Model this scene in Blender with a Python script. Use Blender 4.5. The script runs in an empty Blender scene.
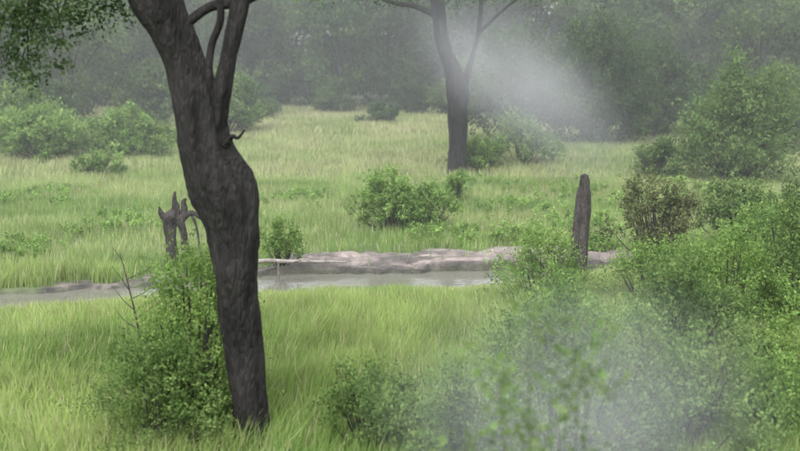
import bpy, math, random
import numpy as np
from mathutils import Vector
R = np.random.default_rng(7)
random.seed(7)
scene = bpy.context.scene

# ------------------------------------------------------------------ helpers
def sstep(a, b, x):
    t = np.clip((x - a) / (b - a), 0, 1)
    return t * t * (3 - 2 * t)

_lat = np.random.default_rng(99).random((256, 256))
def vnoise(x, y):
    x = np.asarray(x, float); y = np.asarray(y, float)
    xi = np.floor(x).astype(int); yi = np.floor(y).astype(int)
    fx = x - xi; fy = y - yi
    fx = fx * fx * (3 - 2 * fx); fy = fy * fy * (3 - 2 * fy)
    a = _lat[xi % 256, yi % 256]; b = _lat[(xi + 1) % 256, yi % 256]
    c = _lat[xi % 256, (yi + 1) % 256]; d = _lat[(xi + 1) % 256, (yi + 1) % 256]
    return (a * (1 - fx) + b * fx) * (1 - fy) + (c * (1 - fx) + d * fx) * fy
def fbm(x, y, o=4):
    s = 0; a = 1; n = 0
    for i in range(o):
        s = s + a * vnoise(x * 2 ** i + 17.3 * i, y * 2 ** i + 9.1 * i); n += a; a *= .5
    return s / n

def make_mesh(name, V, faces, mat, col=None, smooth=False):
    me = bpy.data.meshes.new(name)
    V = np.ascontiguousarray(V, np.float32)
    me.vertices.add(len(V)); me.vertices.foreach_set("co", V.ravel())
    loops = np.concatenate([f.ravel() for f in faces]).astype(np.int32)
    tot = np.concatenate([np.full(len(f), f.shape[1]) for f in faces]).astype(np.int32)
    start = np.concatenate([[0], np.cumsum(tot)[:-1]]).astype(np.int32)
    me.loops.add(len(loops)); me.loops.foreach_set("vertex_index", loops)
    me.polygons.add(len(tot)); me.polygons.foreach_set("loop_start", start)
    me.update(calc_edges=True)
    if col is not None:
        at = me.color_attributes.new("Col", 'FLOAT_COLOR', 'POINT')
        c = np.ones((len(V), 4), np.float32); c[:, :3] = col
        at.data.foreach_set("color", c.ravel())
    if smooth:
        me.polygons.foreach_set("use_smooth", np.ones(len(tot), bool))
    me.materials.append(mat)
    return me
def add_obj(name, data, parent=None, loc=(0, 0, 0)):
    o = bpy.data.objects.new(name, data)
    o.location = loc
    if parent: o.parent = parent
    scene.collection.objects.link(o)
    return o

# ------------------------------------------------------------------ materials
def leaf_mat(name, trans=.35, val=1.0):
    m = bpy.data.materials.new(name); m.use_nodes = True
    nt = m.node_tree; nt.nodes.clear()
    out = nt.nodes.new("ShaderNodeOutputMaterial")
    at = nt.nodes.new("ShaderNodeAttribute"); at.attribute_name = "Col"
    hs = nt.nodes.new("ShaderNodeHueSaturation"); hs.inputs["Value"].default_value = val
    nt.links.new(at.outputs["Color"], hs.inputs["Color"])
    d = nt.nodes.new("ShaderNodeBsdfDiffuse"); t = nt.nodes.new("ShaderNodeBsdfTranslucent")
    mx = nt.nodes.new("ShaderNodeMixShader"); mx.inputs[0].default_value = trans
    nt.links.new(hs.outputs[0], d.inputs[0]); nt.links.new(hs.outputs[0], t.inputs[0])
    nt.links.new(d.outputs[0], mx.inputs[1]); nt.links.new(t.outputs[0], mx.inputs[2])
    nt.links.new(mx.outputs[0], out.inputs[0])
    return m
def bark_mat(name, c1, c2, scale=6, bump=.6, zs=.25):
    m = bpy.data.materials.new(name); m.use_nodes = True
    nt = m.node_tree; b = nt.nodes["Principled BSDF"]
    tc = nt.nodes.new("ShaderNodeTexCoord"); mp = nt.nodes.new("ShaderNodeMapping")
    mp.inputs["Scale"].default_value = (1, 1, zs)
    nt.links.new(tc.outputs["Object"], mp.inputs[0])
    n = nt.nodes.new("ShaderNodeTexNoise"); n.inputs["Scale"].default_value = scale
    n.inputs["Detail"].default_value = 8; n.inputs["Roughness"].default_value = .7
    v = nt.nodes.new("ShaderNodeTexVoronoi"); v.inputs["Scale"].default_value = scale * 3
    v.feature = 'DISTANCE_TO_EDGE'
    nt.links.new(mp.outputs[0], n.inputs["Vector"]); nt.links.new(mp.outputs[0], v.inputs["Vector"])
    r = nt.nodes.new("ShaderNodeValToRGB")
    r.color_ramp.elements[0].position = .35; r.color_ramp.elements[0].color = (*c1, 1)
    r.color_ramp.elements[1].position = .7; r.color_ramp.elements[1].color = (*c2, 1)
    nt.links.new(n.outputs["Fac"], r.inputs[0])
    nt.links.new(r.outputs[0], b.inputs["Base Color"])
    b.inputs["Roughness"].default_value = .85
    b.inputs["Specular IOR Level"].default_value = .2
    ad = nt.nodes.new("ShaderNodeMath"); ad.operation = 'MULTIPLY_ADD'
    ad.inputs[1].default_value = .9
    nt.links.new(v.outputs["Distance"], ad.inputs[0]); nt.links.new(n.outputs["Fac"], ad.inputs[2])
    bp = nt.nodes.new("ShaderNodeBump"); bp.inputs["Strength"].default_value = bump
    bp.inputs["Distance"].default_value = .08
    nt.links.new(ad.outputs[0], bp.inputs["Height"]); nt.links.new(bp.outputs[0], b.inputs["Normal"])
    return m
M_leaf = leaf_mat("leaves", .4)
M_grass = leaf_mat("grass_blades", .4)
M_bark = bark_mat("dark_bark", (.007, .0068, .007), (.034, .032, .030), 6, 1.0)
M_far = bark_mat("far_bark", (.02, .018, .017), (.055, .050, .046), 3)
M_dead = bark_mat("dead_wood", (.018, .016, .015), (.085, .077, .070), 7, 1.0)
M_pale = bark_mat("pale_dead_wood", (.14, .125, .11), (.32, .30, .27), 8, .5)

# ------------------------------------------------------------------ terrain shape
def yn(x): return np.interp(x, [-30, -14, -9, -6, -3, 0, 2, 3.5, 5.2, 6], [19.2, 19.5, 20.3, 21.6, 22.3, 22.7, 23.0, 23.6, 25.2, 26])
def yf0(x): return np.interp(x, [-30, -14, -9, -6.5, -5, -3, 2, 4, 5.2, 6], [22.2, 22.3, 22.7, 23.2, 23.8, 24.8, 25.2, 25.3, 25.2, 25])
def yf(x): return yf0(x) + .55 * (fbm(x * .9 + 61, x * 0 + 3.3) - .5) + .22 * (vnoise(x * 4.1, x * 0 + 8.2) - .5)
def pondf(x, y):
    w = .9 * (fbm(x * .8, y * .9) - .5)
    n = y - yn(x) + w; f = yf(x) - y
    return n, f
def bank(x, y):
    w = (fbm(x * 1.1 + 5, y * 1.1) - .5)
    top = np.interp(x, [-30, -6.5, -3.6, -2.6, 0, 2, 4, 5.5, 7, 8], [.35, .35, .6, 1.9, 2.2, 2.3, 2.0, 2.0, .9, 0])
    k = y - yf(x)
    return sstep(-.03, .05, k) * (1 - sstep(top * .65, top * 1.05, k + w * 2.4)) * (top > 0)
def strata(x, y):
    return fbm(x * .45 + 7, y * 2.2 + .8 * fbm(x * .8, y * .8), 5)
def hgt(x, y):
    x = np.asarray(x, float); y = np.asarray(y, float)
    h = .05 * (fbm(x * .5, y * .5) - .5) * 2
    far = sstep(28, 60, y)
    h = h + far * .5 * (fbm(x * .07 + 3, y * .07) - .5)
    n, f = pondf(x, y)
    h = h - .42 * sstep(0, .9, n) * sstep(-.02, .08, f)
    b = bank(x, y)
    raise_ = sstep(-3.4, -2.4, x) * (1 - sstep(5, 7, x))
    s = strata(x, y)
    crack = np.abs(fbm(x * 1.3 + 11, y * 2.6 + 4, 4) - .5)
    h = h + b * raise_ * (-.02 + .05 * sstep(.40, .43, s) + .04 * sstep(.49, .52, s) + .05 * sstep(.57, .60, s) - .06 * (1 - sstep(0, .03, crack))) + b * .05 * (fbm(x * 4, y * 6) - .5)
    return h

def axis(parts):
    out = []
    for a, b, s in parts:
        out.append(np.arange(a, b, s))
    return np.concatenate(out)
gx = axis([(-900, -100, 50), (-100, -30, 5), (-30, -12, .6), (-12, -4, .10), (-4, 7, .045), (7, 9, .1), (9, 30, .6), (30, 100, 5), (100, 901, 50)])
gy = axis([(-300, 0, 25), (0, 18, .5), (18, 24, .09), (24, 28.2, .035), (28.2, 100, .7), (100, 200, 8), (200, 1500, 60)])
X, Y = np.meshgrid(gx, gy)
Z = hgt(X, Y)
V = np.stack([X, Y, Z], -1).reshape(-1, 3)
nx, ny = len(gx), len(gy)
i = np.arange(nx - 1)[None, :] + nx * np.arange(ny - 1)[:, None]
F = np.stack([i, i + 1, i + nx + 1, i + nx], -1).reshape(-1, 4)
xf, yf_ = V[:, 0], V[:, 1]
n_, f_ = pondf(xf, yf_)
inp = sstep(-.25, .1, n_) * sstep(-.1, .1, f_)
bk = bank(xf, yf_)
mud = np.clip(inp + bk, 0, 1)[:, None]
g1 = np.array([.060, .095, .030]); g2 = np.array([.10, .125, .045])
t = fbm(xf * .25, yf_ * .25)[:, None]
soil = g1 * (1 - t) + g2 * t
mt = sstep(.40, .66, strata(xf, yf_) * .5 + .5 * fbm(xf * 1.6, yf_ * 4))[:, None]
mc = np.array([.060, .053, .048]) * (1 - mt) + np.array([.215, .180, .165]) * mt
edge = (sstep(-.15, .0, yf_ - yf(xf)) * (1 - sstep(.04, .12, yf_ - yf(xf))))[:, None]
mc = mc * (1 - .5 * inp[:, None]) * (1 - .6 * edge)
colr = soil * (1 - mud) + mc * mud
gm = bpy.data.materials.new("ground"); gm.use_nodes = True
nt = gm.node_tree; b = nt.nodes["Principled BSDF"]
at = nt.nodes.new("ShaderNodeAttribute"); at.attribute_name = "Col"
tc = nt.nodes.new("ShaderNodeTexCoord")
nz = nt.nodes.new("ShaderNodeTexNoise"); nz.inputs["Scale"].default_value = 5; nz.inputs["Detail"].default_value = 10
nz.inputs["Roughness"].default_value = .7
nt.links.new(tc.outputs["Object"], nz.inputs["Vector"])
rp = nt.nodes.new("ShaderNodeMapRange"); rp.inputs[1].default_value = .3; rp.inputs[2].default_value = .7
rp.inputs[3].default_value = .45; rp.inputs[4].default_value = 1.4
nt.links.new(nz.outputs["Fac"], rp.inputs[0])
mu = nt.nodes.new("ShaderNodeVectorMath"); mu.operation = 'SCALE'
nt.links.new(at.outputs["Color"], mu.inputs[0]); nt.links.new(rp.outputs[0], mu.inputs["Scale"])
nt.links.new(mu.outputs[0], b.inputs["Base Color"]); b.inputs["Roughness"].default_value = .6
bp = nt.nodes.new("ShaderNodeBump"); bp.inputs["Strength"].default_value = .8; bp.inputs["Distance"].default_value = .08
nt.links.new(nz.outputs["Fac"], bp.inputs["Height"]); nt.links.new(bp.outputs[0], b.inputs["Normal"])
add_obj("ground", make_mesh("ground", V, [F], gm, colr, True))

# water
wm = bpy.data.materials.new("water"); wm.use_nodes = True
nt = wm.node_tree; b = nt.nodes["Principled BSDF"]
b.inputs["Base Color"].default_value = (.115, .115, .095, 1)
b.inputs["Roughness"].default_value = .08; b.inputs["IOR"].default_value = 1.33
nz = nt.nodes.new("ShaderNodeTexNoise"); nz.inputs["Scale"].default_value = 7; nz.inputs["Detail"].default_value = 3
tc = nt.nodes.new("ShaderNodeTexCoord"); nt.links.new(tc.outputs["Object"], nz.inputs["Vector"])
bp = nt.nodes.new("ShaderNodeBump"); bp.inputs["Strength"].default_value = .2; bp.inputs["Distance"].default_value = .02
nt.links.new(nz.outputs["Fac"], bp.inputs["Height"]); nt.links.new(bp.outputs[0], b.inputs["Normal"])
xs = np.linspace(-29, 6.2, 60)
Vw = np.concatenate([np.stack([xs, yn(xs) - .5, xs * 0 - .11], -1), np.stack([xs, yf0(xs) + .3, xs * 0 - .11], -1)])
k = np.arange(59)
add_obj("waterhole_water", make_mesh("waterhole_water", Vw, [np.stack([k, k + 1, k + 61, k + 60], -1)], wm))

# ------------------------------------------------------------------ grass
def blades(x, y, h, w, col, lean=.35, seg=2):
    n = len(x); z = hgt(x, y) - .01
    a = R.random(n) * 2 * np.pi; dx = np.cos(a); dy = np.sin(a)
    la = R.random(n) * 2 * np.pi; ll = lean * h * R.random(n)
    wd = vnoise(x * .6 + 90, y * .6) - .4
    lx = np.cos(la) * ll + .35 * h * wd; ly = np.sin(la) * ll
    P = np.stack([x, y, z], -1)
    side = np.stack([dx, dy, dx * 0], -1) * (w / 2)[:, None]
    tip = P + np.stack([lx, ly, h], -1)
    if seg == 1:
        V = np.stack([P - side, P + side, tip], 1).reshape(-1, 3)
        k = np.arange(n) * 3
        F = [np.stack([k, k + 1, k + 2], -1)]
        C = np.repeat(col, 3, 0)
    else:
        mid = P + np.stack([lx * .3, ly * .3, h * .55], -1)
        V = np.stack([P - side, P + side, mid + side * .8, mid - side * .8, tip], 1).reshape(-1, 3)
        k = np.arange(n) * 5
        F = [np.stack([k, k + 1, k + 2, k + 3], -1), np.stack([k + 3, k + 2, k + 4], -1)]
        C = np.repeat(col, 5, 0)
    return V, F, C
def grass_zone(x0, x1, y0, y1, dens, h, w, pal, seg, straw):
    n = int((x1 - x0) * (y1 - y0) * dens)
    x = R.uniform(x0, x1, n); y = R.uniform(y0, y1, n)
    a, f = pondf(x, y)
    inside = (a > .15 * R.random(n) ** 2 + .05) & (f > -.05)
    bk = bank(x, y)
    keep = (~inside) & ((bk < .25) | (R.random(n) < .03 * (fbm(x * 1.5, y * 1.5) > .5)))
    keep &= R.random(n) < (.35 + 1.0 * fbm(x * .9, y * .9))
    x = x[keep]; y = y[keep]; n = len(x)
    cl = fbm(x * .7 + 40, y * .7)
    hh = h * (.40 + .9 * cl + .35 * R.random(n)) * (.75 + .5 * vnoise(x * 4, y * 4))
    near = np.clip(np.abs(yn(x) - y), 0, 2.2) / 2.2
    hh *= np.where(y < 26, .30 + .70 * near, 1)
    patch = fbm(x * .22 + 8, y * .35)
    p = np.clip((patch - .35) / .3 + R.normal(0, .18, n), 0, 1)[:, None]
    col = pal[0] * (1 - p) + pal[1] * p
    col = col * (R.uniform(.75, 1.2, n) * (.78 + .42 * vnoise(x * 1.1 + 33, y * 1.1)))[:, None]
    s = (R.random(n) < straw * (.4 + 1.4 * patch))[:, None]
    col = np.where(s, np.array([.42, .41, .24]) * R.uniform(.7, 1.2, n)[:, None], col)
    return blades(x, y, hh, np.full(n, w) * R.uniform(.6, 1.3, n), col, .5, seg)
def merge(parts):
    Vs = []; Fs = []; Cs = []; o = 0
    for V, F, C in parts:
        Vs.append(V); Cs.append(C)
        for f in F: Fs.append(f + o)
        o += len(V)
    return np.concatenate(Vs), Fs, np.concatenate(Cs)
A = np.array
parts = [
    grass_zone(-11, 11, 11, 24, 850, .46, .014, (A([.185, .29, .082]), A([.29, .375, .125])), 2, .12),
    grass_zone(-17, 17, 22, 42, 260, .25, .024, (A([.17, .265, .075]), A([.28, .35, .135])), 1, .12),
    grass_zone(-32, 32, 42, 62, 90, .30, .045, (A([.20, .28, .092]), A([.31, .35, .16])), 1, .2),
    grass_zone(-46, 46, 62, 95, 45, .36, .075, (A([.22, .285, .105]), A([.33, .35, .175])), 1, .25),
]
V, F, C = merge(parts)
add_obj("grass", make_mesh("grass", V, F, M_grass, C))

# ------------------------------------------------------------------ tubes (trunks, limbs)
def tube(pts, radii, sides=8, sub=4, rough=.0, seed=0):
    pts = np.array(pts, float); radii = np.array(radii, float)
    n = len(pts)
    ext = np.vstack([2 * pts[0] - pts[1], pts, 2 * pts[-1] - pts[-2]])
    P = []; Rr = []
    for i in range(n - 1):
        p0, p1, p2, p3 = ext[i:i + 4]
        for s in range(sub):
            t = s / sub
            P.append(.5 * ((2 * p1) + (-p0 + p2) * t + (2 * p0 - 5 * p1 + 4 * p2 - p3) * t * t + (-p0 + 3 * p1 - 3 * p2 + p3) * t ** 3))
            tt = t * t * (3 - 2 * t); Rr.append(radii[i] * (1 - tt) + radii[i + 1] * tt)
    P.append(pts[-1]); Rr.append(radii[-1])
    P = np.array(P); Rr = np.array(Rr); m = len(P)
    T = np.gradient(P, axis=0); T /= np.linalg.norm(T, axis=1)[:, None] + 1e-9
    ref = A([0, 1, 0]) if abs(T[0][1]) < .9 else A([1, 0, 0])
    U = np.cross(T, ref); U /= np.linalg.norm(U, axis=1)[:, None] + 1e-9
    W = np.cross(T, U)
    a = np.arange(sides) / sides * 2 * np.pi
    rad = Rr[:, None] * np.ones(sides)[None]
    if rough:
        ca, sa = np.cos(a), np.sin(a)
        L = np.cumsum(np.r_[0, np.linalg.norm(np.diff(P, axis=0), axis=1)])
        nn = fbm(ca[None] * 1.6 + sa[None] * 1.1 + seed * 3.7 + 20, L[:, None] * 1.1 + sa[None] * 1.3 + 30, 5)
        rad = rad * (1 + rough * (nn - .5) * 2)
    V = P[:, None, :] + rad[..., None] * (np.cos(a)[None, :, None] * U[:, None, :] + np.sin(a)[None, :, None] * W[:, None, :])
    V = V.reshape(-1, 3)
    i = np.arange(m - 1)[:, None] * sides; j = np.arange(sides)[None]
    F = np.stack([i + j, i + (j + 1) % sides, i + sides + (j + 1) % sides, i + sides + j], -1).reshape(-1, 4)
    V = np.vstack([V, P[-1] + T[-1] * Rr[-1] * .5])
    last = (m - 1) * sides
    cap = np.stack([last + np.arange(sides), last + (np.arange(sides) + 1) % sides, np.full(sides, len(V) - 1)], -1)
    return V, [F, cap], np.zeros((len(V), 3))

# ------------------------------------------------------------------ foliage sprigs
def unit(v): return v / (np.linalg.norm(v, axis=-1, keepdims=True) + 1e-9)
def sprigs(O, D, L, per, size, basecol, rng, droop=.15, spread=.06, cvar=.22):
    S = len(O)
    t = rng.random((S, per)) ** .8
    pos = O[:, None] + D[:, None] * (L[:, None] * t)[..., None]
    pos[..., 2] -= droop * L[:, None] * t ** 2
    pos = pos + rng.normal(0, 1, (S, per, 3)) * (spread * (1.2 - .7 * t))[..., None]
    pos = pos.reshape(-1, 3); n = len(pos)
    Dr = np.repeat(D, per, 0)
    a = unit(Dr * .6 + rng.normal(0, .8, (n, 3)))
    nrm = unit(rng.normal(0, .6, (n, 3)) + A([0, 0, .8]))
    b = unit(np.cross(a, nrm))
    s = (size * rng.uniform(.55, 1.35, n))[:, None]
    V = np.stack([pos - a * s * .5, pos + b * s * .27, pos + a * s * .5, pos - b * s * .27], 1).reshape(-1, 3)
    k = np.arange(n) * 4
    F = [np.stack([k, k + 1, k + 2, k + 3], -1)]
    c = np.repeat(basecol, per, 0) * rng.uniform(1 - cvar, 1 + cvar, n)[:, None]
    return V, F, np.repeat(c, 4, 0)

def bush_parts(w, h, d, clumps, spr, per, size, pal, seed, L=.35, spread=.04, up=.6, low=.1, droop=.15, stems=True, thick=1.0):
    rng = np.random.default_rng(seed)
    ang = rng.random(clumps) * 2 * np.pi
    rr = np.sqrt(rng.random(clumps))
    zz = rng.random(clumps) ** .8
    lob = .72 + .55 * vnoise(ang * 1.3 + seed, zz * 3 + seed * .7)
    prof = np.sqrt(np.clip(1 - (zz * .93) ** 2.2, 0.04, 1)) * (.75 + .25 * sstep(0, .3, zz))
    hx = .62 + .65 * vnoise(np.cos(ang) * rr * 2.2 + seed * 1.7 + 50, np.sin(ang) * rr * 2.2 + 50)
    C = np.stack([np.cos(ang) * rr * w / 2 * prof * lob, np.sin(ang) * rr * d / 2 * prof * lob, (low + (1 - low) * zz * .93) * h * hx], -1)
    cc = rng.random(clumps)[:, None]
    ccol = (pal[0] * (1 - cc) + pal[1] * cc) * rng.uniform(.75, 1.2, clumps)[:, None]
    idx = np.repeat(np.arange(clumps), spr)
    out = unit(C * A([1 / w, 1 / d, .6 / h]))
    D = unit(out[idx] * .7 + rng.normal(0, .55, (len(idx), 3)) + A([0, 0, up]))
    O = C[idx] + rng.normal(0, .05 * min(w, h), (len(idx), 3))
    O[:, 2] = np.maximum(O[:, 2], .03)
    Ls = L * rng.uniform(.4, 1.5, len(idx))
    leaf = sprigs(O, D, Ls, per, size, ccol[idx] * rng.uniform(.85, 1.15, len(idx))[:, None], rng, droop, spread)
    st = []
    if stems:
        for c in C[:: max(1, clumps // 26)]:
            b0 = A([c[0] * .12, c[1] * .12, -.03]); mid = b0 * .45 + c * .55 + A([0, 0, -.08 * h])
            st.append(tube([b0, mid, c, c + A([c[0] * .12, c[1] * .12, .05 * h])], A([.022, .014, .006, .002]) * (min(h, 2.4) / 1.6 + .2) * thick, 5, 2))
    return leaf, st
def build_plant(name, parts, x, y, parent=None):
    leaf, st = parts
    e = bpy.data.objects.new(name, None); e.location = (x, y, float(hgt(x, y)))
    scene.collection.objects.link(e)
    if parent: e.parent = parent
    V, F, C = leaf
    add_obj("foliage", make_mesh(name + "_foliage", V, F, M_leaf, C), e)
    if st:
        V, F, C = merge(st)
        add_obj("stems", make_mesh(name + "_stems", V, F, M_far, C, True), e)
    return e

BR = (A([.110, .195, .048]), A([.190, .285, .086]))     # bright green
MD = (A([.078, .138, .042]), A([.140, .205, .070]))     # mid green
DK = (A([.040, .075, .028]), A([.072, .112, .042]))     # dark
BN = (A([.080, .100, .042]), A([.140, .155, .070]))     # brownish
def shrub(name, x, y, w, h, pal, dens=1., size=.05, seed=1, **k):
    vol = w * h
    cl = int(np.clip(24 * vol * dens / (size / .05) ** .7, 18, 150))
    d = k.pop('d', w * .8)
    return build_plant(name, bush_parts(w, h, d, cl, k.pop('spr', 14), k.pop('per', 13), size, pal, seed, **k), x, y)

# added near shrub, defocused to imitate the smear of drops on the lens
shrub("lens_smear_shrub", .85, 6.0, 1.3, 3.45, MD, .40, .05, 60, d=1.0, L=.34, low=.3, spr=10, per=9, thick=.22)
# foreground
shrub("acacia_sapling", -2.75, 14.0, 1.8, 2.25, BR, 1.15, .045, 11, up=.8, L=.45, low=.02, spread=.03)
shrub("acacia_sapling", -3.1, 13.4, 1.8, 1.25, MD, 1.4, .045, 12, L=.38)
shrub("green_shrub", -.35, 13.3, 1.5, .95, MD, 1.1, .05, 13, L=.32)
shrub("green_shrub", .75, 12.4, 1.6, 1.2, MD, 1.1, .05, 14, L=.35)
shrub("green_shrub", 1.9, 12.4, 2.2, 1.75, MD, 1.0, .05, 15, L=.4)
shrub("green_shrub", 3.3, 12.8, 2.2, 1.6, MD, 1.1, .05, 16, L=.4)
shrub("green_shrub", 2.5, 16.2, 2.4, 1.35, BR, 1.0, .055, 17, L=.38)
shrub("green_shrub", 4.4, 16.6, 2.4, 1.6, MD, 1.0, .055, 18, L=.4)
shrub("green_shrub", 4.9, 13.6, 1.8, 1.0, BR, 1.1, .05, 19, L=.38)
shrub("green_shrub", 5.6, 18.4, 2.2, 1.6, BR, .9, .055, 20, L=.4)
shrub("green_shrub", 7.2, 19.5, 2.6, 2.1, MD, .9, .055, 21, L=.42)
shrub("green_shrub", 6.0, 15.6, 2.0, 1.3, BR, .9, .05, 22, L=.38)
shrub("green_shrub", 4.9, 20.8, 2.0, 1.2, BR, .9, .055, 23, L=.38)
shrub("green_shrub", 7.4, 22.6, 2.6, 1.5, BR, .9, .06, 24, L=.38)
# middle
shrub("green_shrub", 2.75, 20.8, 1.9, 1.25, BR, .9, .055, 30, up=.8, L=.42)
shrub("green_shrub", -2.75, 24.9, .95, .95, BR, 1.5, .055, 31, L=.25)
shrub("brown_leaved_shrub", 6.15, 25.9, 2.0, 1.85, BN, .7, .08, 32, L=.45, low=.15)
shrub("dark_shrub", 9.4, 24.5, 2.0, 2.3, DK, 1.1, .07, 33, L=.4)
shrub("dark_shrub", 8.8, 28.0, 2.4, 1.5, MD, 1.0, .08, 34, L=.35)
shrub("round_bush", -.35, 30.4, 1.9, 1.45, BR, 1.2, .08, 35, L=.35)
shrub("round_bush", .75, 30.8, 2.0, 1.05, BR, 1.1, .08, 36, L=.33)
shrub("round_bush", 1.75, 35.5, 1.2, .9, BR, 1.2, .09, 37, L=.3)
shrub("leafy_shrub", 12.6, 41.0, 4.4, 4.1, MD, .8, .13, 38, L=.8, spread=.08, low=.05)
shrub("leafy_shrub", 9.9, 41.5, 2.2, 1.6, MD, .9, .11, 39, L=.4)
shrub("leafy_shrub", 3.4, 44.8, 2.6, 1.3, BR, .9, .11, 40, L=.4)
shrub("leafy_shrub", 5.2, 47.0, 3.2, 1.7, BR, .8, .12, 41, L=.5)
shrub("leafy_shrub", 6.0, 57, 5.5, 5.0, DK, .8, .18, 42, L=.8, spread=.12)
shrub("leafy_shrub", 10.0, 56, 5.6, 5.4, DK, .8, .18, 43, L=.9, spread=.12)
shrub("leafy_shrub", 13.5, 60, 5, 4.4, DK, .7, .18, 44, L=.8, spread=.12)
shrub("leafy_shrub", -16.2, 50, 4.6, 2.1, BR, .9, .14, 45, L=.5, spread=.1)
shrub("leafy_shrub", -12.9, 52, 4.6, 2.0, BR, .9, .14, 46, L=.5, spread=.1)
shrub("leafy_shrub", -19.0, 54, 5.0, 2.8, BR, .8, .15, 47, L=.6, spread=.1)
shrub("leafy_shrub", -11.8, 43.5, 2.4, .9, BR, 1.0, .11, 48, L=.3)
shrub("leafy_shrub", -10.2, 64, 5, 3.2, MD, .7, .18, 49, L=.7, spread=.12)
shrub("leafy_shrub", 18.5, 52, 5, 3.6, MD, .7, .16, 50, L=.7, spread=.1)
shrub("low_dark_shrub", -1.3, 71, 2.4, 1.1, DK, 1.2, .16, 51, L=.4, spread=.08)
wp = []
rng = np.random.default_rng(5)
for (x, y, w, h) in [(-8, 30, 2.4, .3), (3.6, 33, 2.6, .4), (5.2, 30.5, 2.2, .35), (1.5, 28.8, 1.8, .2), (-9.5, 26.5, 2, .25), (7.6, 33, 2.4, .5), (6, 37, 3, .45),
                     (-3.2, 36, 2, .25), (2.6, 39, 2.4, .35), (9.5, 36, 3, .6), (11.5, 33, 3, .6), (-12, 36, 3, .3), (3.2, 28.8, 1.6, .3),
                     (4.9, 27.5, .8, .2)]:
    l, _ = bush_parts(w * 1.5, h, w * 2.0, 36, 9, 7, .08, BR, int(rng.integers(1e6)), L=.22, stems=False)
    V, F, C = l; V = V + A([x, y, float(hgt(x, y))]); wp.append((V, F, C * 1.15))
V, F, C = merge(wp); add_obj("field_weeds", make_mesh("field_weeds", V, F, M_leaf, C))

# ------------------------------------------------------------------ trees
def crown(centers, rad, spr, per, size, pal, rng, L, spread, droop=.3):
    centers = A(centers); n = len(centers)
    cc = rng.random(n)[:, None]
    ccol = (pal[0] * (1 - cc) + pal[1] * cc) * rng.uniform(.6, 1.35, n)[:, None]
    idx = np.repeat(np.arange(n), spr)
    dirs = unit(rng.normal(0, 1, (len(idx), 3)))
    O = centers[idx] + dirs * (rad * rng.random(len(idx)) ** .5)[:, None] * A([1, 1, .6])
    D = unit(dirs * .8 + rng.normal(0, .5, (len(idx), 3)) + A([0, 0, .1]))
    return sprigs(O, D, L * rng.uniform(.4, 1.3, len(idx)), per, size, ccol[idx], rng, droop, spread)

# main foreground tree --------------------------------------------------
yt = 13.4
def tp(*a): return [(x, yt + dy, z) for x, dy, z in a]
tr = []
tr.append(tube(tp((-1.82, 0, -.15), (-1.84, 0, .1), (-1.90, 0, .66), (-1.95, 0, 1.32), (-2.0, 0, 1.97), (-2.05, 0, 2.47), (-2.07, 0, 2.85), (-2.17, 0, 3.35),
                  (-2.36, .02, 3.84), (-2.46, .03, 4.33), (-2.62, .05, 4.93), (-2.76, .05, 5.28), (-2.93, .05, 5.64), (-3.2, .1, 6.2), (-3.5, .3, 7.2), (-3.6, .4, 8.4)),
               [.29, .225, .215, .235, .26, .285, .32, .375, .315, .275, .215, .235, .29, .22, .15, .06], 56, 14, .36, 1))
tr.append(tube(tp((-2.32, .0, 3.85), (-2.25, -.02, 4.15), (-2.17, -.02, 4.5), (-2.07, 0, 4.93), (-1.96, 0, 5.4), (-1.88, .05, 5.8), (-1.6, .1, 6.6), (-1.3, 0, 7.8)),
               [.16, .14, .115, .095, .11, .11, .09, .04], 28, 10, .35, 2))
tr.append(tube(tp((-2.17, 0, 4.45), (-2.3, 0, 4.75), (-2.27, .05, 5.1), (-2.15, .05, 5.5), (-2.3, .1, 6.3)), [.06, .05, .045, .045, .03], 10, 6, .25, 3))
tr.append(tube(tp((-2.75, 0, 5.2), (-2.3, .1, 5.55), (-1.9, .1, 5.62), (-1.4, .2, 5.9), (-.6, .3, 6.4)), [.07, .06, .06, .04, .02], 10, 6, .25, 4))
tr.append(tube(tp((-2.95, 0, 5.6), (-3.4, -.1, 5.9), (-4.2, -.2, 6.2), (-5.2, -.2, 6.3), (-6.0, -.1, 6.2)), [.16, .12, .09, .06, .03], 12, 4, .2, 5))
tr.append(tube(tp((-2.12, -.1, 3.9), (-2.02, -.15, 4.02), (-1.95, -.18, 4.0), (-1.86, -.2, 4.1)), [.05, .03, .02, .012], 8, 3, .2, 6))
tr.append(tube(tp((-3.1, 0, 5.9), (-3.6, .8, 6.6), (-4.3, 1.8, 7.3)), [.13, .09, .04], 10, 4, .2, 7))
tr.append(tube(tp((-1.75, 0, 6.3), (-1.5, -.8, 7.0), (-1.2, -1.8, 7.6)), [.09, .06, .03], 10, 4, .2, 8))
rng = np.random.default_rng(21)
tips = []
for s in range(16):
    x0 = -3.3 - rng.random() * 2.8; z0 = 6.05; dl = .4 + rng.random() * .9
    tr.append(tube(tp((x0, rng.normal(0, .2), z0), (x0 - .15, rng.normal(0, .2), z0 - .4 * dl), (x0 - .3, rng.normal(0, .3), z0 - dl)), [.016, .010, .004], 5, 3))
    tips.append((x0 - .3, yt, z0 - dl)); tips.append((x0 - .18, yt, z0 - dl * .6))
e = add_obj("bushwillow_tree", None)
V, F, C = merge(tr); add_obj("trunk", make_mesh("main_trunk", V, F, M_bark, C, True), e)
cen = list(tips)
for s in range(80):
    a = rng.random() * 6.28; r = 3.4 * math.sqrt(rng.random())
    cen.append((-2.8 + r * math.cos(a), yt + .2 + r * .85 * math.sin(a), 7.1 + rng.random() * 2.2 * (1.15 - r / 4.5)))
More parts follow.
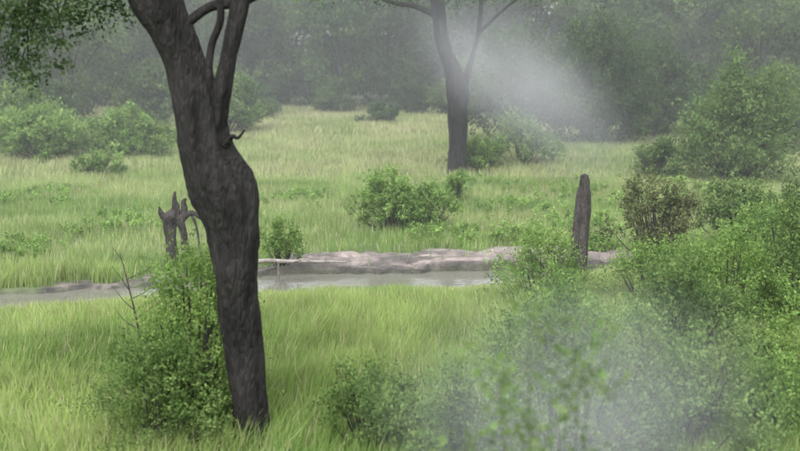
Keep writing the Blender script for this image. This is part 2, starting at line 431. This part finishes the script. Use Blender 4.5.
for s in range(26):
    x = -3.3 - rng.random() * 3.2
    cen.append((x, yt + rng.normal(0, .3), 6.0 - rng.random() * (.35 + .5 * (-3.3 - x) / 3)))
V, F, C = crown(cen, .28, 19, 9, .06, DK, rng, .3, .035); add_obj("crown", make_mesh("main_crown", V, F, M_leaf, C), e)

# second tree -----------------------------------------------------------
Y2 = 43.6
def q(*a): return [(x, Y2 + dy, z) for x, dy, z in a]
tr = []
tr.append(tube(q((2.27, 0, -.15), (2.27, 0, .3), (2.27, 0, 1.2), (2.28, 0, 2.4), (2.30, 0, 3.2), (2.12, 0, 4.0), (1.8, 0, 4.8), (1.6, 0, 5.6), (1.45, 0, 6.9), (1.1, 0, 8.4), (.6, .3, 10)),
               [.46, .38, .34, .38, .43, .34, .28, .27, .27, .2, .08], 28, 9, .28, 11))
tr.append(tube(q((2.35, 0, 3.0), (2.6, 0, 3.9), (2.85, .1, 4.7), (3.1, .2, 5.8), (3.3, .3, 7.5), (4.2, .3, 9)), [.26, .15, .10, .09, .08, .05], 14, 4, .2, 12))
tr.append(tube(q((1.5, 0, 6.2), (.6, .2, 6.6), (-.3, .3, 6.75), (-1.4, .3, 7.2)), [.14, .11, .08, .03], 10, 4, .15, 13))
tr.append(tube(q((3.1, 0, 5.6), (4.3, -.3, 6.7), (5.6, -.6, 7.5)), [.07, .05, .03], 10, 4, .15, 14))
e = add_obj("marula_tree", None)
V, F, C = merge(tr); add_obj("trunk", make_mesh("second_trunk", V, F, M_bark, C, True), e)
cen = []
for s in range(110):
    a = rng.random() * 6.28; r = 5.4 * math.sqrt(rng.random())
    cen.append((2.3 + r * math.cos(a), Y2 + r * .9 * math.sin(a), 7.1 + rng.random() * 4.0 * (1.15 - r / 7)))
V, F, C = crown(cen, .75, 20, 8, .14, DK, rng, .6, .08); add_obj("crown", make_mesh("second_crown", V, F, M_leaf, C), e)

# background woodland -----------------------------------------------------
bgpal = [(A([.042, .080, .030]), A([.085, .128, .048])), (A([.034, .062, .026]), A([.066, .098, .040])), (A([.058, .098, .036]), A([.108, .156, .056]))]
variants = []
for vi in range(7):
    rng = np.random.default_rng(100 + vi)
    H = rng.uniform(9, 13); Wd = rng.uniform(7, 10); tk = []
    lean = rng.uniform(-.8, .8)
    tk.append(tube([(0, 0, -.3), (lean * .2, 0, H * .18), (lean * .5, 0, H * .38), (lean, .2, H * .7)], [.26, .2, .16, .06], 9, 4, .1, vi))
    cen = []
    nl = rng.integers(5, 8)
    for b_ in range(nl):
        a = b_ / nl * 6.28 + rng.random(); z0 = H * rng.uniform(.15, .45); r = Wd / 2 * rng.uniform(.5, .9); z1 = H * rng.uniform(.5, .92)
        p = A([r * math.cos(a), r * math.sin(a), z1])
        tk.append(tube([(lean * .3, 0, z0), p * A([.45, .45, 0]) + A([0, 0, z0 * .5 + z1 * .5]), p], [.10, .07, .03], 6, 3, .1, b_))
        for c_ in range(9):
            cen.append(p + rng.normal(0, 1, 3) * A([Wd * .13, Wd * .13, H * .08]))
    for c_ in range(14): cen.append(A([rng.normal(0, Wd * .17), rng.normal(0, Wd * .17), H * rng.uniform(.45, .95)]))
    for c_ in range(18):
        a = rng.random() * 6.28; cen.append(A([math.cos(a) * Wd * .38, math.sin(a) * Wd * .38, H * rng.uniform(.12, .5)]))
    V, F, C = crown(cen, 1.0, 17, 8, .33, bgpal[vi % 3], rng, .8, .16)
    m1 = make_mesh("bg_tree_crown_%d" % vi, V, F, M_leaf, C)
    V, F, C = merge(tk); m2 = make_mesh("bg_tree_trunk_%d" % vi, V, F, M_far, C, True)
    variants.append((m1, m2, H))
bushv = []
for vi in range(4):
    l, st = bush_parts(6, 4.2, 5, 90, 13, 9, .30, bgpal[vi % 3], 300 + vi, L=.8, spread=.14, stems=False)
    bushv.append(make_mesh("bg_bush_%d" % vi, *l[:2], M_leaf, l[2]))
rng = np.random.default_rng(77)
wood = add_obj("background_woodland", None)
def put(mesh_list, x, y, s, rot):
    for k_, m in enumerate(mesh_list):
        o = add_obj(["canopy", "trunk"][k_], m, wood, (x, y, float(hgt(x, y)))); o.scale = (s, s, s * rng.uniform(.9, 1.1)); o.rotation_euler = (0, 0, rot)
for row, (y0, step, sc) in enumerate([(88, 6.5, .95), (99, 7, 1.2), (113, 8, 1.5)]):
    x = -56 - row * 5
    while x < 56 + row * 5:
        v = variants[rng.integers(7)]
        yy = y0 + rng.uniform(-3.5, 3.5)
        if abs(x / yy + .18) > .02:
            put(v[:2], x + rng.uniform(-2, 2), yy, sc * rng.uniform(.8, 1.15), rng.random() * 6.28)
        x += step * rng.uniform(.75, 1.25)
for row, (y0, step, sc) in enumerate([(83, 4.8, .75), (93, 5.5, 1.2), (106, 7, 1.6)]):
    x = -54
    while x < 54:
        put([bushv[rng.integers(4)]], x, y0 + rng.uniform(-3, 3) + (0 if abs(x + 5) < 14 else -3), sc * rng.uniform(.65, 1.25), rng.random() * 6.28)
        x += step * rng.uniform(.7, 1.3)
for (x, y, s, t_) in [(-24, 62, .8, 0), (-27, 56, .85, 1), (-21, 70, .85, 2), (-30, 66, .9, 3), (22, 68, .8, 5), (27, 62, .9, 6), (17, 76, .8, 0), (31, 56, .9, 1)]:
    put(variants[t_][:2], x, y, s, rng.random() * 6.28)
for (x, y, s) in [(-20, 60, .8), (-23, 55, .8), (-16, 70, .8), (-13, 76, .8), (17, 64, .8), (21, 60, .8), (14, 72, .9), (24, 55, .8), (9, 76, .8), (-25, 48, .7)]:
    put([bushv[rng.integers(4)]], x, y, s, rng.random() * 6.28)

# ------------------------------------------------------------------ dead wood
st = [tube([(4.08, 24.7, -.1), (4.08, 24.7, .15), (4.10, 24.7, .7), (4.13, 24.7, 1.25), (4.15, 24.72, 1.7), (4.17, 24.72, 2.0), (4.17, 24.72, 2.2)],
           [.25, .205, .18, .165, .15, .11, .085], 26, 8, .5, 4),
      tube([(3.98, 24.62, -.05), (3.99, 24.6, .7), (4.03, 24.6, 1.3), (4.05, 24.62, 1.58)], [.11, .10, .08, .03], 12, 5, .3, 6),
      tube([(4.22, 24.68, 1.5), (4.24, 24.68, 1.85), (4.23, 24.68, 2.16)], [.07, .055, .02], 10, 5, .3, 7)]
V, F, C = merge(st); add_obj("dead_tree_stump", make_mesh("stump_post", V, F, M_dead, C, True))
gx0, gy0 = -5.2, 25.4
def s_(*a): return [(gx0 + x, gy0 + dy, z) for x, dy, z in a]
st = [tube(s_((-.12, 0, -.1), (-.12, 0, .2), (-.16, 0, .6), (-.18, .02, .95), (-.12, 0, 1.15), (-.04, 0, 1.3)), [.20, .14, .12, .15, .17, .10], 18, 6, .6, 3),
      tube(s_((.18, .05, -.1), (.16, .05, .35), (.12, 0, .8), (.02, 0, 1.15)), [.14, .085, .08, .13], 14, 5, .5, 8),
      tube(s_((-.14, 0, 1.05), (-.3, 0, 1.15), (-.38, 0, 1.24), (-.42, 0, 1.38)), [.12, .09, .06, .02], 10, 5, .5, 9),
      tube(s_((-.06, 0, 1.1), (-.03, 0, 1.38), (-.06, 0, 1.55), (-.04, 0, 1.74)), [.12, .085, .05, .025], 10, 5, .5, 10),
      tube(s_((.04, .1, 1.1), (.14, .1, 1.3), (.13, .1, 1.48), (.19, .1, 1.56)), [.11, .08, .06, .03], 10, 5, .5, 11),
      tube(s_((.0, 0, 1.0), (.25, 0, 1.22), (.42, 0, 1.22), (.54, .02, 1.12), (.66, .02, 1.2)), [.11, .07, .055, .04, .012], 10, 5, .4, 12),
      tube(s_((.34, 0, 1.2), (.45, -.05, .9), (.5, -.05, .5), (.56, -.05, -.03)), [.04, .028, .022, .016], 8, 5, .25, 13),
      tube(s_((-.1, -.05, .1), (-.3, -.15, .0), (-.5, -.2, -.05)), [.08, .05, .03], 8, 4, .2, 14),
      tube(s_((.15, -.05, .1), (.4, -.15, .02), (.75, -.1, -.05)), [.07, .05, .03], 8, 4, .2, 15)]
V, F, C = merge(st); add_obj("gnarled_dead_stump", make_mesh("gnarled_stump", V, F, M_dead, C, True))
st = [tube([(-4.3, 23.0, -.05), (-3.9, 23.2, .1), (-3.5, 23.4, .25), (-3.1, 23.7, .42), (-2.5, 24.0, .36), (-1.7, 24.3, .3), (-1.2, 24.5, .25)], [.02, .03, .045, .05, .045, .03, .015], 9, 5, .2, 1),
      tube([(-3.4, 23.45, .3), (-3.25, 23.5, .52), (-3.0, 23.5, .6)], [.03, .018, .008], 7, 4, .1, 2),
      tube([(-2.7, 23.9, .38), (-2.7, 24.0, .1), (-2.72, 24.1, -.2)], [.03, .025, .02], 7, 4, .1, 4),
      tube([(-2.4, 24.0, .35), (-2.1, 23.8, .45), (-1.9, 23.7, .4)], [.025, .018, .008], 7, 4, .1, 3)]
V, F, C = merge(st); add_obj("fallen_branch", make_mesh("fallen_branch", V, F, M_pale, C, True))
st = [tube([(-4.05, 16.8, 0), (-4.1, 16.8, .6), (-4.2, 16.8, 1.2), (-4.35, 16.8, 1.9)], [.02, .016, .012, .005], 6, 4)]
for s in range(7):
    z = .7 + s * .16; d = 1 if s % 2 else -1
    st.append(tube([(-4.12 - s * .03, 16.8, z), (-4.12 + d * .2, 16.75, z + .16), (-4.12 + d * .33, 16.7, z + .38)], [.008, .006, .003], 5, 3))
V, F, C = merge(st); add_obj("bare_sapling", make_mesh("bare_sapling", V, F, M_far, C, True))

# ------------------------------------------------------------------ scatter volumes standing in for lens condensation
def box_mesh(name, x0, x1, y0, y1, z0, z1, mat):
    V = A([(x, y, z) for z in (z0, z1) for y in (y0, y1) for x in (x0, x1)])
    F = A([(0, 2, 3, 1), (4, 5, 7, 6), (0, 1, 5, 4), (2, 6, 7, 3), (0, 4, 6, 2), (1, 3, 7, 5)])
    return make_mesh(name, V, [F], mat)
hm = bpy.data.materials.new("lens_haze_volume"); hm.use_nodes = True
nt = hm.node_tree; nt.nodes.clear()
o_ = nt.nodes.new("ShaderNodeOutputMaterial"); vs = nt.nodes.new("ShaderNodeVolumeScatter")
vs.inputs["Color"].default_value = (.93, .98, 1, 1); vs.inputs["Density"].default_value = .0019
nt.links.new(vs.outputs[0], o_.inputs["Volume"])
add_obj("lens_haze_volume", box_mesh("lens_haze_volume", -150, 150, 15, 200, -1.5, 30, hm))  # scatter box added to imitate the softness of a fogged lens
def lens_smudge_mat(name, dens, nscale):
    mm = bpy.data.materials.new(name); mm.use_nodes = True
    nt = mm.node_tree; nt.nodes.clear()
    o_ = nt.nodes.new("ShaderNodeOutputMaterial"); vs = nt.nodes.new("ShaderNodeVolumeScatter")
    vs.inputs["Color"].default_value = (.90, .96, 1, 1)
    tc = nt.nodes.new("ShaderNodeTexCoord")
    ln = nt.nodes.new("ShaderNodeVectorMath"); ln.operation = 'LENGTH'
    nt.links.new(tc.outputs["Object"], ln.inputs[0])
    mr = nt.nodes.new("ShaderNodeMapRange"); mr.interpolation_type = 'SMOOTHERSTEP'
    mr.inputs[1].default_value = 0; mr.inputs[2].default_value = 1; mr.inputs[3].default_value = 1; mr.inputs[4].default_value = 0
    nt.links.new(ln.outputs["Value"], mr.inputs[0])
    nz = nt.nodes.new("ShaderNodeTexNoise"); nz.inputs["Scale"].default_value = nscale; nz.inputs["Detail"].default_value = 2
    nt.links.new(tc.outputs["Object"], nz.inputs["Vector"])
    m2 = nt.nodes.new("ShaderNodeMapRange"); m2.inputs[1].default_value = .25; m2.inputs[2].default_value = .7
    nt.links.new(nz.outputs["Fac"], m2.inputs[0])
    mu = nt.nodes.new("ShaderNodeMath"); mu.operation = 'MULTIPLY'
    nt.links.new(mr.outputs[0], mu.inputs[0]); nt.links.new(m2.outputs[0], mu.inputs[1])
    m3 = nt.nodes.new("ShaderNodeMath"); m3.operation = 'MULTIPLY'; m3.inputs[1].default_value = dens
    nt.links.new(mu.outputs[0], m3.inputs[0]); nt.links.new(m3.outputs[0], vs.inputs["Density"])
    nt.links.new(vs.outputs[0], o_.inputs["Volume"])
    return mm
o = add_obj("lens_smudge_volume", box_mesh("lens_smudge_volume", -1, 1, -1, 1, -1, 1, lens_smudge_mat("lens_smudge_volume", .27, 1.3)), None, (4.0, 37, 3.9))  # added volume in place of a whitish smudge on the lens
o.scale = (5.8, 2.6, 2.7); o.rotation_euler = (0, math.radians(38), 0)
o = add_obj("lens_smudge_volume", box_mesh("low_lens_smudge", -1, 1, -1, 1, -1, 1, lens_smudge_mat("low_lens_smudge", .24, .9)), None, (1.75, 10.3, 1.7))  # added volume for the washed-out patch left by lens drops
o.scale = (2.7, 1.6, 1.7)

# ------------------------------------------------------------------ light
w = bpy.data.worlds.new("World"); scene.world = w; w.use_nodes = True
nt = w.node_tree; bg = nt.nodes["Background"]
sk = nt.nodes.new("ShaderNodeTexSky"); sk.sky_type = 'NISHITA'; sk.sun_disc = False
sk.sun_elevation = math.radians(58); sk.sun_rotation = math.radians(200)
sk.dust_density = 4; sk.air_density = 1.2
hs = nt.nodes.new("ShaderNodeHueSaturation"); hs.inputs["Saturation"].default_value = .15
hs.inputs["Value"].default_value = 3.3
nt.links.new(sk.outputs[0], hs.inputs["Color"]); nt.links.new(hs.outputs[0], bg.inputs[0])
bg.inputs[1].default_value = .15
sun = bpy.data.lights.new("sun", 'SUN'); sun.energy = 1.5; sun.angle = math.radians(30); sun.color = (1, .97, .92)
so = add_obj("sun", sun)
az = math.radians(200); el = math.radians(58)
dirv = Vector((math.sin(az) * math.cos(el), math.cos(az) * math.cos(el), math.sin(el)))
so.rotation_euler = dirv.to_track_quat('Z', 'Y').to_euler(); so.location = (0, 0, 40)

cam = bpy.data.cameras.new("camera"); co = add_obj("camera", cam, None, (0, 0, 5.1))
cam.sensor_width = 36; cam.lens = 49.5; cam.clip_end = 3000
cam.dof.use_dof = True; cam.dof.focus_distance = 22; cam.dof.aperture_fstop = 1.0
co.rotation_euler = (math.radians(90 - 9.3), 0, 0)
scene.camera = co
scene.view_settings.view_transform = 'Standard'; scene.view_settings.look = 'None'; scene.view_settings.exposure = 0
